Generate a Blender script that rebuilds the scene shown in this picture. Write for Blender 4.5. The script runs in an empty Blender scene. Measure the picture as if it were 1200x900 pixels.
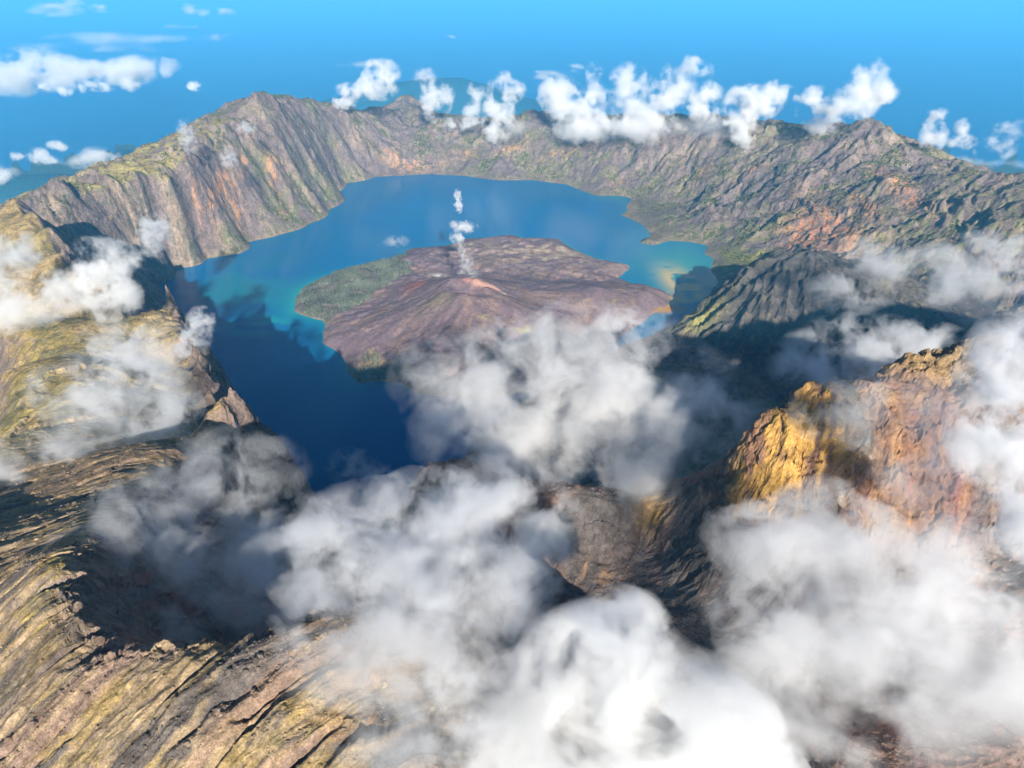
import bpy, math, random, time
QK = 1.0
import numpy as np
from mathutils import Vector, Matrix
T0 = time.time()
C = bpy.context.scene.collection
rng = np.random.default_rng(7)
R = math.radians

# ------------------------------------------------------------------ camera
F, H, PITCH = 826.0, 2000.0, R(29)
cp, sp = math.cos(PITCH), math.sin(PITCH)
HAZE_D, HAZE_C = 2.1e-5, (.11, .54, .97, 1)
SUN_EL, SUN_AZ = R(24), R(-10)          # light travels forward (+Y), slightly to -X
cam_d = bpy.data.cameras.new('camera'); cam = bpy.data.objects.new('camera', cam_d); C.objects.link(cam)
cam.location = (0, 0, H); cam.rotation_euler = (math.pi/2 - PITCH, 0, 0)
cam_d.sensor_width = 36; cam_d.lens = F*36/1200; cam_d.clip_start = 5; cam_d.clip_end = 600000
bpy.context.scene.camera = cam

def ray(u, v):
    a = (u-600)/F; b = (450-v)/F
    return np.array((a, cp+b*sp, -sp+b*cp))
def Pz(u, v, z):
    d = ray(u, v); t = (z-H)/d[2]
    return (d[0]*t, d[1]*t, z)
def Py(u, v, y):
    d = ray(u, v); t = y/d[1]
    return (d[0]*t, y, H+d[2]*t)
def proj(x, y, z):
    zc = np.maximum(y*cp-(z-H)*sp, 1.0); yc = y*sp+(z-H)*cp
    return 600+F*x/zc, 450-F*yc/zc

# ------------------------------------------------------------------ noise
def hash2(ix, iy, seed):
    h = ix.astype(np.int32).view(np.uint32)*np.uint32(374761393) + iy.astype(np.int32).view(np.uint32)*np.uint32(668265263) + np.uint32((seed*974634777) & 0xffffffff)
    h = (h ^ (h >> np.uint32(13)))*np.uint32(1274126177)
    return ((h ^ (h >> np.uint32(16))) & np.uint32(0xffffff)).astype(np.float32)*np.float32(1/16777216.0)
def perlin(x, y, seed=0):
    x0 = np.floor(x); y0 = np.floor(y); fx = (x-x0).astype(np.float32); fy = (y-y0).astype(np.float32)
    ix = x0.astype(np.int32); iy = y0.astype(np.int32)
    u = fx*fx*fx*(fx*(fx*6-15)+10); v = fy*fy*fy*(fy*(fy*6-15)+10)
    def g(i, j):
        a = hash2(ix+i, iy+j, seed)*np.float32(2*math.pi)
        return np.cos(a)*(fx-i)+np.sin(a)*(fy-j)
    n0 = g(0, 0)*(1-u)+g(1, 0)*u; n1 = g(0, 1)*(1-u)+g(1, 1)*u
    return (n0*(1-v)+n1*v)*np.float32(1.5)
def fbm(x, y, wl, octs, seed=0, gain=.5, res=None, ridged=False):
    out = np.zeros(x.shape, np.float32); a = 1.0
    for k in range(octs):
        w = wl/2.03**k
        n = perlin(x/w+17.3*k, y/w-9.1*k, seed+k)
        if ridged: n = 1-2*np.abs(n)
        if res is not None: n = n*np.clip(w/(2.2*res)-1, 0, 1).astype(np.float32)
        out += a*n; a *= gain
    return out
from concurrent.futures import ThreadPoolExecutor
POOL = ThreadPoolExecutor(4)
def chunked(fn):
    """run fn over row chunks of its 2-D array arguments in threads"""
    def g(*a, **k):
        if a[0].ndim != 2 or a[0].shape[0] < 64: return fn(*a, **k)
        sh = a[0].shape; cuts = [(i, min(i+40, sh[0])) for i in range(0, sh[0], 40)]
        cut = lambda q, c: q[c[0]:c[1]] if isinstance(q, np.ndarray) and q.shape == sh else q
        r = list(POOL.map(lambda c: fn(*[cut(q, c) for q in a], **{n: cut(q, c) for n, q in k.items()}), cuts))
        return tuple(np.concatenate(z) for z in zip(*r)) if isinstance(r[0], tuple) else np.concatenate(r)
    return g
fbm = chunked(fbm)
def facet(x, y, wl, seed=0, tilt=.8):
    """angular rock blocks: each cell is a plane with its own height and tilt"""
    x = x/wl; y = y/wl; x0 = np.floor(x); y0 = np.floor(y); best = np.full(x.shape, 9.0, np.float32); out = np.zeros(x.shape, np.float32)
    ix = x0.astype(np.int32); iy = y0.astype(np.int32)
    for i in (-1, 0, 1):
        for j in (-1, 0, 1):
            a = hash2(ix+i, iy+j, seed); b = hash2(ix+i, iy+j, seed+31); c = hash2(ix+i, iy+j, seed+57); e = hash2(ix+i, iy+j, seed+91)
            dx = (x-(x0+i+a)).astype(np.float32); dy = (y-(y0+j+b)).astype(np.float32); d = np.abs(dx)+np.abs(dy)*.9
            m = d < best; best = np.where(m, d, best); out = np.where(m, (c-.5)+tilt*(dx*(e-.5)+dy*(b-.5))*1.6, out)
    return out
facet = chunked(facet)
def sstep(a, b, x):
    t = np.clip((x-a)/(b-a), 0, 1); return t*t*(3-2*t)

# ------------------------------------------------------------------ terrain control lines, (x, y, z)
CP = []
def line(pts, step=0.16):
    """points along a polyline, densified relative to their distance"""
    pts = [np.array(p, float) for p in pts]
    for a, b in zip(pts[:-1], pts[1:]):
        d = np.linalg.norm((b-a)[:2]); s = max(30.0, .5*(math.hypot(*a[:2])+math.hypot(*b[:2]))*step*.35)
        n = max(1, int(d/s))
        for k in range(n): CP.append(a+(b-a)*k/n)
    CP.append(pts[-1])
def z_(l, z=None): return [Pz(*p) if len(p) == 3 else Pz(p[0], p[1], z) for p in l]

SHORE = z_([(240,303),(262,300),(290,283),(330,274),(362,262),(385,245),(396,225),(405,215),(440,207),(500,204),(545,206),
  (585,211),(625,211),(665,216),(690,226),(697,233),(728,236),(732,243),(728,252),(755,265),(760,279),(800,283),(828,288),(834,300),
  (832,318),(842,332),(838,350),(800,380),(768,392),(730,405),(680,430),(610,470),(560,515),(520,560),(480,590)], 0)
SHORE += [(-700, 2330, 0), (-1000, 2450, 0), (-1230, 2850, 0), (-1420, 3200, 0), (-1750, 3700, 0), (-2050, 4150, 0), (-2450, 4650, 0), (-2780, 5200, 0), (-2830, 5600, 0)]
SH = np.array(SHORE)[:, :2]
line(SHORE+[SHORE[0]])
# lake bed
cx, cy = SH.mean(0)
for p in SHORE[::2]:
    for f, dz in ((.88, -55), (.6, -130), (.3, -160)):
        CP.append(np.array((cx+(p[0]-cx)*f, cy+(p[1]-cy)*f, dz)))
# crest of the left rim, from the summit pit out to the spire
CRL = z_([(85,700,1530),(92,672,1525),(110,645,1490),(150,612,1420),(190,590,1340),(240,548,1240),(275,520,1150),(282,500,1090),(262,470,1035),(238,440,985),(228,415,930),(212,385,860),(200,360,815)])
CRL += [Pz(182,368,745), Pz(160,372,700), Pz(150,366,690), Pz(128,345,770), Pz(95,318,860), Pz(75,298,900), Pz(60,268,930), Pz(42,250,945), Pz(20,233,950)]
line(CRL)
inn = []
for a, b in zip(CRL[6:-1], CRL[7:]):
    dx, dy = b[0]-a[0], b[1]-a[1]; L = math.hypot(dx, dy) or 1; inn.append((a, (dy/L, -dx/L)))
line([(a[0]+q[0]*45, a[1]+q[1]*45, a[2]-85) for a, q in inn]); line([(a[0]+q[0]*120, a[1]+q[1]*120, a[2]-235) for a, q in inn])
line([(a[0]-q[0]*110, a[1]-q[1]*110, a[2]-38) for a, q in inn])
# the notch beyond it and the far-left massif
MAS = [Py(50,221,5050), Py(68,215,5050), Py(80,222,5100), Py(100,218,5250), Py(122,219,5350), Py(140,222,5450), Py(165,219,5600), Py(200,210,5800), Py(222,196,6050), Py(228,180,6300)]
line(MAS)
line([MAS[1], (-3500, 5150, 640)])
KN = [Py(97,207,5900), Py(120,198,6100), Py(150,191,6250), Py(190,183,6300), Py(228,180,6300), Py(240,165,6600), Py(268,144,7000), Py(300,113,7600)]
line(KN)
line([Py(97,212,5750), Py(122,212,5600), Py(160,208,5750), Py(205,200,6000)])
line([Py(140,194,7100), Py(190,173,7400), Py(240,149,7600), Py(275,130,7700), Py(300,114,7700)])
RIM = [Py(300,113,7600), Py(322,119,7800), Py(342,124,8200), Py(368,123,8800), Py(398,124,9400), Py(425,134,9800), Py(450,128,10050), Py(475,146,10100), Py(500,142,10150),
       Py(520,139,10150), Py(545,149,10150), Py(588,148,10100), Py(618,131,9950), Py(640,139,9800), Py(668,151,9600), Py(700,149,9400), Py(735,141,9200), Py(770,146,8950), Py(800,140,8700),
       Py(835,150,8450), Py(868,148,8250), Py(892,155,8100), Py(930,157,7850), Py(958,153,7600), Py(985,153,7450), Py(1014,141,7300), Py(1032,155,7150), Py(1050,170,6950), Py(1075,182,6700),
       Py(1108,205,6350), Py(1128,204,6150), Py(1150,199,5950), Py(1180,203,5750), Py(1210,206,5550), Py(1290,222,5100), Py(1380,250,4600)]
line(RIM)
RM = np.array(RIM)
line([Py(440,140,11000), Py(458,122,11300), Py(474,111,11500), Py(490,118,11500), Py(512,135,11300)])
# right wall, foot benches
line([Py(832,296,5950), Py(880,310,5500), Py(930,300,5450), Py(1000,305,5150), Py(1080,335,4500), Py(1150,345,4200), Py(1230,350,4000)])
line([Py(728,236,7900), Py(760,232,7750), Py(800,236,7450)])
line([Py(760,279,6300), Py(800,250,6900)])
# the dark ribbed hill
HILL = [Pz(775,389,15), Py(800,376,4330), Py(835,350,4300), Py(868,325,4300), Py(895,306,4350), Py(920,296,4380), Py(945,293,4400), Py(968,294,4400), Py(1000,300,4350), Py(1040,318,4250), Py(1080,342,4150), Py(1110,358,4050)]
line(HILL)
line([(x, y-640, z*.42) for x, y, z in HILL[2:]])
line([(x+60, y-1150, max(60, z*.18)) for x, y, z in HILL[2:]])
line([(x+40, y+520, max(15, z*.45)) for x, y, z in HILL[4:-2]])
# valley below the summit, in its shadow
line([(-500, 2250, 60), (100, 2300, 120), (800, 2450, 150), (1500, 2500, 220), (2300, 2600, 320), (3200, 2900, 420)])
line([(-500, 1750, 330), (0, 1750, 380), (800, 1850, 430), (1600, 1850, 560), (2600, 2000, 700)])
# summit: back ridge, crag, offscreen summit ridge
line(z_([(486,562,1225),(500,549,1245),(545,543,1250),(600,562,1240),(660,575,1235),(740,592,1230),(800,588,1260),(850,572,1330)]))
CRAG = z_([(848,572,1330),(866,535,1385),(872,516,1410),(898,508,1425),(908,480,1450),(930,478,1455),(938,462,1475),(962,457,1480),(985,462,1478),(1030,440,1490),(1065,424,1500),(1085,418,1505),(1105,402,1520),(1160,393,1530),(1210,398,1540)])
line(CRAG, .08)
line([(1000, 300, 1220), (1500, 250, 1150), (2300, 0, 1050), (3500, 0, 900)])
line([CRAG[-1], (1000, 940, 1500), (1500, 930, 1470), (2000, 900, 1560), (2600, 850, 1800), (3600, 900, 1650), (5000, 1400, 900)])
line([(x*1.02+10, y+55+.05*x, z-95) for x, y, z in CRAG[2:]], .1)
line([(x*1.0, y+330, z-420) for x, y, z in CRAG[2:]], .2)
line([(1500, 1350, 1150), (2300, 1300, 1300), (3600, 1400, 1050)])
line(z_([(858,588,1330),(880,598,1335),(930,615,1343),(1000,640,1318),(1080,650,1317),(1180,640,1325)]), .1)
# summit crater floor, scree gully, near edge of the pit
line(z_([(640,640,1195),(700,640,1190),(760,640,1190),(790,690,1205),(800,760,1225),(830,850,1245)]))
line(z_([(900,720,1250),(1000,760,1270),(1150,760,1300),(1220,700,1330)]))
NEAR = z_([(85,700,1532),(95,735,1535),(128,772,1542),(185,765,1548),(240,752,1555),(300,748,1562),(345,735,1564),(400,722,1562),(450,716,1548),(500,722,1510),(560,732,1440),(620,742,1355),(700,765,1270)])
line(NEAR, .08)
line([(x+18, y+75, z-150) for x, y, z in NEAR[1:8]], .1)
line([(x+25, y+130, z-300) for x, y, z in NEAR[1:7]], .1)
line([(-150, 700, 1020), (-120, 800, 950), (-250, 850, 940), (-300, 700, 1080)])
line([(-330, 1150, 760), (-480, 1600, 420), (-650, 2050, 130)])
line([(-420, 1000, 980), (-600, 1350, 700), (-850, 1800, 420), (-1050, 2250, 160)])
line(z_([(-150,700,1445),(-150,600,1250),(-200,800,1420)]))
# outer (left) slopes
line(z_([(-250,900,1410),(-150,900,1450),(0,900,1502),(100,900,1526),(200,900,1548),(300,900,1562),(400,900,1574),(430,830,1572),(500,900,1572),(600,900,1500),(700,900,1410),(800,900,1340),(1000,900,1330),(1200,880,1370)]))
line(z_([(0,800,1502),(0,700,1500),(0,640,1425),(60,640,1465),(0,600,1340),(80,590,1360),(0,560,1245),(80,540,1235),(0,520,1150),(120,500,1130),(80,480,1060),(0,440,965),(100,420,935),(0,390,850),(60,370,740),(0,340,760),(40,300,850),(0,270,880),(0,245,910)]))
line([(-500, 150, 1400), (-600, -100, 1250), (0, 0, 1290), (0, -300, 1120), (400, 150, 1230), (900, 0, 1260), (1500, -300, 1120)])
line([(-1500, 1000, 780), (-1700, 1700, 600), (-2300, 2600, 400), (-3200, 3300, 330), (-4300, 4300, 150)])
line([(-3000, 500, 0), (-3500, 2000, -250), (-5000, 3500, -500)])
for r_, z in ((5200, -900), (9000, -1750), (13000, -2010)):
    for a in np.arange(0, 2*math.pi, R(12)):
        CP.append(np.array((300+r_*1.02*math.cos(a)+0, 4500+r_*1.05*math.sin(a), z)) if r_ > 6000 or not (0.0 < a < math.pi*1.02) else np.array((300+7600*math.cos(a), 4800+8600*math.sin(a), -900)))
for a in np.arange(0, 2*math.pi, R(20)):
    CP.append(np.array((300+24000*math.cos(a), 4500+24000*math.sin(a), -2060)))
    CP.append(np.array((300+42000*math.cos(a), 4500+42000*math.sin(a), -2120)))
CP = np.array(CP)
# drop near-duplicate control points
keep = []
for i, p in enumerate(CP):
    g = max(9.0, .004*math.hypot(p[0], p[1]))
    if not keep or np.hypot(CP[keep, 0]-p[0], CP[keep, 1]-p[1]).min() > g: keep.append(i)
CP = CP[keep]
SC = 1e-3
PX, PY, PZV = CP[:, 0]*SC, CP[:, 1]*SC, CP[:, 2]
A = np.sqrt((PX[:, None]-PX)**2+(PY[:, None]-PY)**2+1e-4)
n = len(CP)
M = np.zeros((n+1, n+1)); M[:n, :n] = A - np.eye(n)*2e-3; M[:n, n] = 1; M[n, :n] = 1
W = np.linalg.solve(M, np.append(PZV, 0)); WC = W[n]; W = W[:n]
def base(x, y):
    sh = x.shape; x = x.ravel()*SC; y = y.ravel()*SC
    z = np.empty(x.size); gx = np.empty(x.size); gy = np.empty(x.size)
    px = PX.astype(np.float32); py = PY.astype(np.float32); w = W.astype(np.float32)
    for i in range(0, x.size, 8192):
        dx = x[i:i+8192, None].astype(np.float32)-px; dy = y[i:i+8192, None].astype(np.float32)-py
        r = np.sqrt(dx*dx+dy*dy+1e-4); q = w/r
        z[i:i+8192] = r@w; gx[i:i+8192] = (dx*q).sum(1); gy[i:i+8192] = (dy*q).sum(1)
    return (z+WC).reshape(sh), (gx*SC).reshape(sh), (gy*SC).reshape(sh)
print('control points', n, 't', round(time.time()-T0, 1))

# ------------------------------------------------------------------ polar terrain grid
ang = np.concatenate([np.linspace(R(-200), R(-52), 110, endpoint=False), np.linspace(R(-52), R(52), int(1150/QK), endpoint=False), np.linspace(R(52), R(150), 80)])
rad = [140.0]
while rad[-1] < 11800: rad.append(rad[-1]*(1+.0032*QK))
while rad[-1] < 41000: rad.append(rad[-1]*1.03)
rad = np.array(rad)
NA, NR = len(ang), len(rad)
RR, AA = np.meshgrid(rad, ang, indexing='ij')
CY0 = -60.0
X = RR*np.sin(AA); Y = RR*np.cos(AA)+CY0
def up(c, st0, st1):           # bilinear upsample of a coarse grid taken every st0/st1
    i = np.arange(NR)/st0; j = np.arange(NA)/st1
    i0 = np.minimum(i.astype(int), c.shape[0]-2); j0 = np.minimum(j.astype(int), c.shape[1]-2)
    fi = (i-i0)[:, None]; fj = (j-j0)[None]
    a = c[i0][:, j0]; b = c[i0][:, j0+1]; d = c[i0+1][:, j0]; e = c[i0+1][:, j0+1]
    return (a*(1-fi)+d*fi)*(1-fj)+(b*(1-fi)+e*fi)*fj
def cidx(nn, s):
    return np.arange(0, math.ceil((nn-1)/s)*s+1, s)
def ext(a, s, loga=False):     # coarse sample positions, extended past the end
    k = cidx(len(a), s); last = len(a)-1
    return np.interp(k, np.arange(len(a)), a) if k[-1] <= last else np.append(np.interp(k[:-1], np.arange(len(a)), a), a[-1]+(a[-1]-a[-2])*(k[-1]-last))
rc, ac = ext(rad, 3), ext(ang, 3)
RC, AC = np.meshgrid(rc, ac, indexing='ij')
zb, gx, gy = base(RC*np.sin(AC), RC*np.cos(AC)+CY0)
Z = up(zb, 3, 3); GX = up(gx, 3, 3); GY = up(gy, 3, 3)
RES = np.maximum(np.maximum(RR*.0030, 1.0), (np.gradient(rad)*.8)[:, None])
print('base', round(time.time()-T0, 1))

def gully(px, py, dx, dy, wl, seed):
    """stripes running down the slope (dx, dy): value and gradient"""
    x = px/wl; y = py/wl; x0 = np.floor(x).astype(np.int32); y0 = np.floor(y).astype(np.int32)
    v = np.zeros(px.shape, np.float32); ws = v.copy(); ax = v.copy(); ay = v.copy()
    qx = -dy; qy = dx
    for i in (-1, 0, 1):
        for j in (-1, 0, 1):
            hx = hash2(x0+i, y0+j, seed)-.5; hy = hash2(x0+i, y0+j, seed+77)-.5
            ddx = (x-(x0+i+.5+hx*.9)).astype(np.float32); ddy = (y-(y0+j+.5+hy*.9)).astype(np.float32)
            w = np.exp(-2.4*(ddx*ddx+ddy*ddy)).astype(np.float32)
            ph = (ddx*qx+ddy*qy)*np.float32(2*math.pi*.95)
            v += w*np.cos(ph); s = -w*np.sin(ph)*np.float32(2*math.pi*.95)
            ax += s*qx; ay += s*qy; ws += w
    ws = np.maximum(ws, 1e-4)
    return v/ws, ax/ws/wl, ay/ws/wl

def erode(X, Y, GX, GY, wls, strength, res, seed, sharp=.5):
    gxx = GX.astype(np.float32).copy(); gyy = GY.astype(np.float32).copy()
    dz = np.zeros(X.shape, np.float32); rid = np.zeros(X.shape, np.float32)
    for k, (wl, amp) in enumerate(wls):
        sl = np.sqrt(gxx*gxx+gyy*gyy)+1e-5
        f = np.clip(wl/(2.4*res)-1, 0, 1).astype(np.float32)*strength
        g = np.minimum(sl, 1.0)
        v, ax, ay = gully(X, Y, gxx/sl, gyy/sl, wl, seed+k*13)
        v2 = (1-sharp)*v + sharp*(1-2*np.abs(np.clip(v, -1, 1))**.8) if sharp else v
        a = amp*g*f
        dz += a*v2; gxx += a*ax*.9; gyy += a*ay*.9
        if k < 4: rid += v2*f*(.5**k)
    return dz, rid

erode = chunked(erode)
U0, V0 = proj(X, Y, Z)
inview = (U0 > -150) & (U0 < 1350)
dist = np.hypot(X, Y)
near = 1-sstep(700, 1700, dist)
land = sstep(-30, 60, Z)                                  # 0 under water
hgt = sstep(5, 160, Z)
def picker(X, Y, Z):
    PU, PV = proj(X, Y, Z); PU = PU.astype(np.float32); PV = PV.astype(np.float32)
    def pick(u, v):
        d = np.hypot(PU-u, PV-v); m = np.where(d < max(2.5, float(d.min())+.5), Y, 1e9); k = int(np.argmin(m)); return float(X.ravel()[k]), float(Y.ravel()[k]), float(Z.ravel()[k])
    return pick
tpick = None
def blob(u, v, z, rx, ry=None, rot=0, src=None):
    """soft world-space patch round the ground point seen at (u, v)"""
    global tpick
    if tpick is None: tpick = picker(X, Y, Z)
    c = tpick(u, v)
    ry = ry or rx; dx = X-c[0]; dy = Y-c[1]; k, s = math.cos(rot), math.sin(rot)
    return np.exp(-(((dx*k+dy*s)/rx)**2+((-dx*s+dy*k)/ry)**2)).astype(np.float32)
hx, hy = np.array(HILL)[:, 0], np.array(HILL)[:, 1]
hillm = sstep(0, 1, 1.6-np.abs((Y-(4330-300))/780))*sstep(950, 1250, X)*(1-sstep(2700, 3100, X))
# the outer, grassy left side: left of the crest line
cl = np.array(CRL)[:, :2]
def left_of(poly, X, Y):
    """signed distance-like value: > 0 on the outer (left) side of the crest"""
    best = np.full(X.shape, 1e12); sg = np.zeros(X.shape)
    for a, b in zip(poly[:-1], poly[1:]):
        d = b-a; L2 = (d**2).sum()+1e-9; t = np.clip(((X-a[0])*d[0]+(Y-a[1])*d[1])/L2, 0, 1)
        ex = X-(a[0]+t*d[0]); ey = Y-(a[1]+t*d[1]); q = ex*ex+ey*ey
        c = d[0]*ey-d[1]*ex; m = q < best
        best = np.where(m, q, best); sg = np.where(m, np.sign(c), sg)
    return np.sqrt(best)*sg
lo = up(left_of(np.vstack([np.array(NEAR)[::-1, :2], cl]), RC*np.sin(AC), RC*np.cos(AC)+CY0), 3, 3)
outer = sstep(-10, 25, lo)*(1-sstep(4600, 5200, Y))*(X < 100)
GLOB = dict(outer=outer)

# domain warp + detail
wx = X+fbm(X, Y, 620, 4, 5)*140*(1-near); wy = Y+fbm(X, Y, 620, 4, 9)*140*(1-near)
far_amp = (1-near)*land*(1-.93*outer)*(.30+.95*sstep(-.35, .45, fbm(X, Y, 1100, 4, 15)))
d1, rid1 = erode(wx, wy, GX, GY, [(640, 62), (310, 46), (150, 30), (74, 16), (38, 8)], far_amp*hgt, RES, 11)
d2, rid2 = erode(X, Y, GX, GY, [(120, 9), (56, 7), (27, 4.5), (13, 2.4), (6.5, 1.2), (3.4, .6)], (near*.95+.12*outer*(1-near))*(1-.8*outer), RES, 91)
# ribs of the dark hill
Z = Z+d1*(1-.55*hillm)+d2
rid = rid1+rid2
dh, ridh = erode(X, Y, GX*1.6, GY*1.6, [(190, 40), (100, 20), (50, 10), (26, 4)], hillm*hgt, RES, 301, .7)
Z = Z+dh; rid = rid+ridh
# jagged rim
rl = up(np.abs(left_of(np.array(RIM)[3:, :2], RC*np.sin(AC), RC*np.cos(AC)+CY0)), 3, 3)
Z = Z+np.exp(-(rl/230.0)**2)*(fbm(X, Y, 420, 6, 91, .55, RES)*60+fbm(X, Y, 160, 5, 95, .55, RES, True)*14)
# craggy fBM
fb = fbm(X, Y, 420, 7, 21, .5, RES)
fq = facet(wx, wy, 260, 301)*46+facet(wx, wy, 105, 307)*24+facet(wx, wy, 44, 311)*10
Z = Z+(fb*(12+26*hgt)+fq*hgt*(1-hillm)*(1-sstep(10500, 11500, dist)))*land*(1-near)*(1-.75*outer)
rg = fbm(X, Y, 90, 6, 41, .52, RES, True)
steep = sstep(.55, 1.1, np.hypot(GX, GY))
crag = sstep(1290, 1345, Z)*(X > 250)*sstep(520, 640, Y)*(1-sstep(1300, 1500, Y))
Z = Z+rg*(6*crag+4.0*near*(1-outer)+1.6*near*outer+7*outer*(1-near)*hgt*.5)
# streaked relief down the near flank
bt = (X*.77+Y*.64); ba = (-X*.64+Y*.77)                     # along / across the fall line of the near flank
ba = ba+fbm(X, Y, 90, 3, 199)*9
str1 = fbm(ba, bt*.14, 46, 5, 201, .55); str2 = fbm(ba+40, bt*.11, 80, 4, 211, .5); str3 = fbm(ba, bt*.2, 17, 4, 221, .6)
lf = near*sstep(-40, 10, lo)*(X < 150)
rv = np.clip(1-np.abs(fbm(ba, bt*.09, 74, 3, 231, .45))*7, 0, 1)*sstep(-.25, .15, fbm(X, Y, 120, 3, 241))
Z = Z+lf*(3.6*str1-2.4*np.abs(str2)+1.6*str3-11*rv**1.5)
# ragged crest of the left rim
ed2 = np.exp(-((lo+20)/90.0)**2)*(1-near)*(X < -300)*(Y < 5200)*hgt
Z = Z+ed2*(fbm(X, Y, 150, 6, 83, .6, RES)*22+fbm(X, Y, 60, 4, 85, .55, RES, True)*9)
Z = Z+fbm(X, Y, 14, 4, 71, .55, RES)*near*1.3
# rock teeth along the pit edge
ed = np.exp(-(lo/13.0)**2)*near*(X < 0)
Z = Z+ed*(fbm(X, Y, 22, 4, 81, .6, RES)*6+facet(X, Y, 9, 5)*6)
# blocky crag: push the rock out along its normal, with patterns that follow its face
GR0 = lambda Z: (np.gradient(Z, axis=0)/np.gradient(rad)[:, None], np.gradient(Z, axis=1)/(np.gradient(ang)[None]*RR))
Zs = Z.copy()
for _ in range(14): Zs[1:-1, 1:-1] = (Zs[:-2, 1:-1]+Zs[2:, 1:-1]+Zs[1:-1, :-2]+Zs[1:-1, 2:])/4
dr, da = GR0(Zs); sx_ = dr*np.sin(AA)+da*np.cos(AA); sy_ = dr*np.cos(AA)-da*np.sin(AA)
nl = np.sqrt(1+sx_**2+sy_**2)
Yc = Y+1.2*Z; Xc = X+.35*Z
rk = np.clip(crag*1.1+near*sstep(.7, 1.3, np.hypot(sx_, sy_))*.6*(1-outer), 0, 1)
qx = Xc+fbm(Xc, Yc, 70, 3, 61)*16; qy = Yc+fbm(Xc, Yc, 70, 3, 66)*22
disp = facet(qx, qy*.8, 74, 7)*14+facet(qx*1.1, qy*.8, 31, 17)*10+facet(qx, qy*.9, 13, 27)*2.6+facet(qx, qy, 6, 37)*1.0+fbm(Xc, Yc*.7, 40, 5, 63, .55, RES, True)*3.0
disp = disp*rk*.7
X = X-sx_/nl*disp; Y = Y-sy_/nl*disp; Z = Z+disp/nl
# far skirts: keep below the sea
print('detail', round(time.time()-T0, 1))

# slope & normal estimates from the finished surface
def grads(Z):
    dr = np.gradient(Z, axis=0)/np.gradient(rad)[:, None]
    da = np.gradient(Z, axis=1)/(np.gradient(ang)[None]*RR)
    return dr*np.sin(AA)+da*np.cos(AA), dr*np.cos(AA)-da*np.sin(AA)
SX, SY = grads(Z); SL = np.hypot(SX, SY)

# ------------------------------------------------------------------ rock and vegetation colour (albedo) per vertex
def mix(a, b, t):
    t = np.clip(t, 0, 1)[..., None]; return a*(1-t)+np.array(b, np.float32)*t
Yc = Y+1.2*Z*near; Xc = X+.35*Z*near
n1 = fbm(X, Y, 900, 5, 101); n2 = fbm(Xc, Yc, 260, 5, 111); n3 = fbm(Xc, Yc, 60, 5, 121, .6); nf = fbm(Xc, Yc, 16, 4, 141, .6, RES)
col = np.empty(X.shape+(3,), np.float32); col[:] = (.142, .110, .102)
col = mix(col, (.225, .175, .138), sstep(-.2, .6, n2))
col = mix(col, (.105, .088, .095), sstep(.0, .6, n3)*.75)
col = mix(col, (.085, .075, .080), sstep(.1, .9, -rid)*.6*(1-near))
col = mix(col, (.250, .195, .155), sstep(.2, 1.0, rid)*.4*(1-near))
# vegetation over the caldera walls: olive and dark green
veg = sstep(-.25, .35, n1+.4*n2-.5*(SL-.6)+.25*sstep(0, 3000, X))
col = mix(col, (.150, .145, .055), veg*sstep(-.4, .4, n3+.3*n2)*.7)
col = mix(col, (.085, .095, .050), sstep(.1, .6, n3+.6*n2+.25*veg-.4*rid-.2)*.6*(1-near))
col = mix(col, (.190, .185, .050), blob(860,300,60,330,260)*sstep(-.4, .3, n2))
# ochre scars
for (u, v, z, rx, ry) in ((480,190,110,420,60),(655,178,160,260,60),(262,212,520,45,190),(228,228,470,30,90),(285,190,640,40,130),(333,245,250,35,70),(475,195,110,240,70),(720,215,80,120,60),(600,172,230,200,80),(540,180,190,160,60),(245,235,330,50,120),(275,240,250,60,150),(320,195,500,60,160),(880,195,430,120,60),(820,205,350,120,80)):
    col = mix(col, (.46, .235, .115), blob(u, v, z, rx, ry)*sstep(-.1, .5, n3+.3*n2)*.8)
for (u, v, z, rx, ry) in ((960,255,330,170,480),(940,280,200,150,300),(985,270,260,90,260),(1045,200,520,100,330),(1065,235,380,60,300),(1010,240,420,50,260)):
    col = mix(col, (.36, .165, .090), blob(u, v, z, rx, ry)*sstep(-.35, .35, n3+.4*n2)*.85)
for (u, v) in ((112,205),(150,197),(190,189),(130,208)):
    col = mix(col, (.250, .215, .085), np.clip(blob(u, v, 0, 360, 230)*1.5, 0, 1)*sstep(.95, .6, SL)*.85)
# beach line
col = mix(col, (.20, .165, .11), (1-sstep(3, 12, np.abs(Z-4)))*(1-near)*.7*sstep(-.1, .5, n1+.6*n2))
# outer grass, left
g = np.empty_like(col); g[:] = (.260, .192, .085)
g = mix(g, (.250, .192, .064), sstep(-.1, .5, n2+.4*n1))
g = mix(g, (.370, .275, .160), sstep(.1, .7, n3+.3*nf)*.6)
g = mix(g, (.215, .168, .105), near*sstep(-.3, .3, n3-.3*n2)*.75)
g = mix(g, (.085, .085, .042), sstep(.2, .7, n2*.6+n3*.8)*.75)
g = mix(g, (.160, .120, .095), sstep(.7, 1.2, SL)*.85)
ot = outer*(1-sstep(.0, .5, rid*.3+SL-1.1)*.5)
col = col*(1-ot[..., None])+g*ot[..., None]
# knoll and massif outside slope
kn = (sstep(0, 260, blob(150,195,880,900,420)*300))
kng = sstep(-2250, -2500, X)*sstep(5500, 5800, Y)*(1-sstep(6700, 7500, Y))*sstep(.62, .42, SL)*sstep(-.7, -.1, n2)
col = mix(col, (.270, .225, .085), kng)
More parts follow.
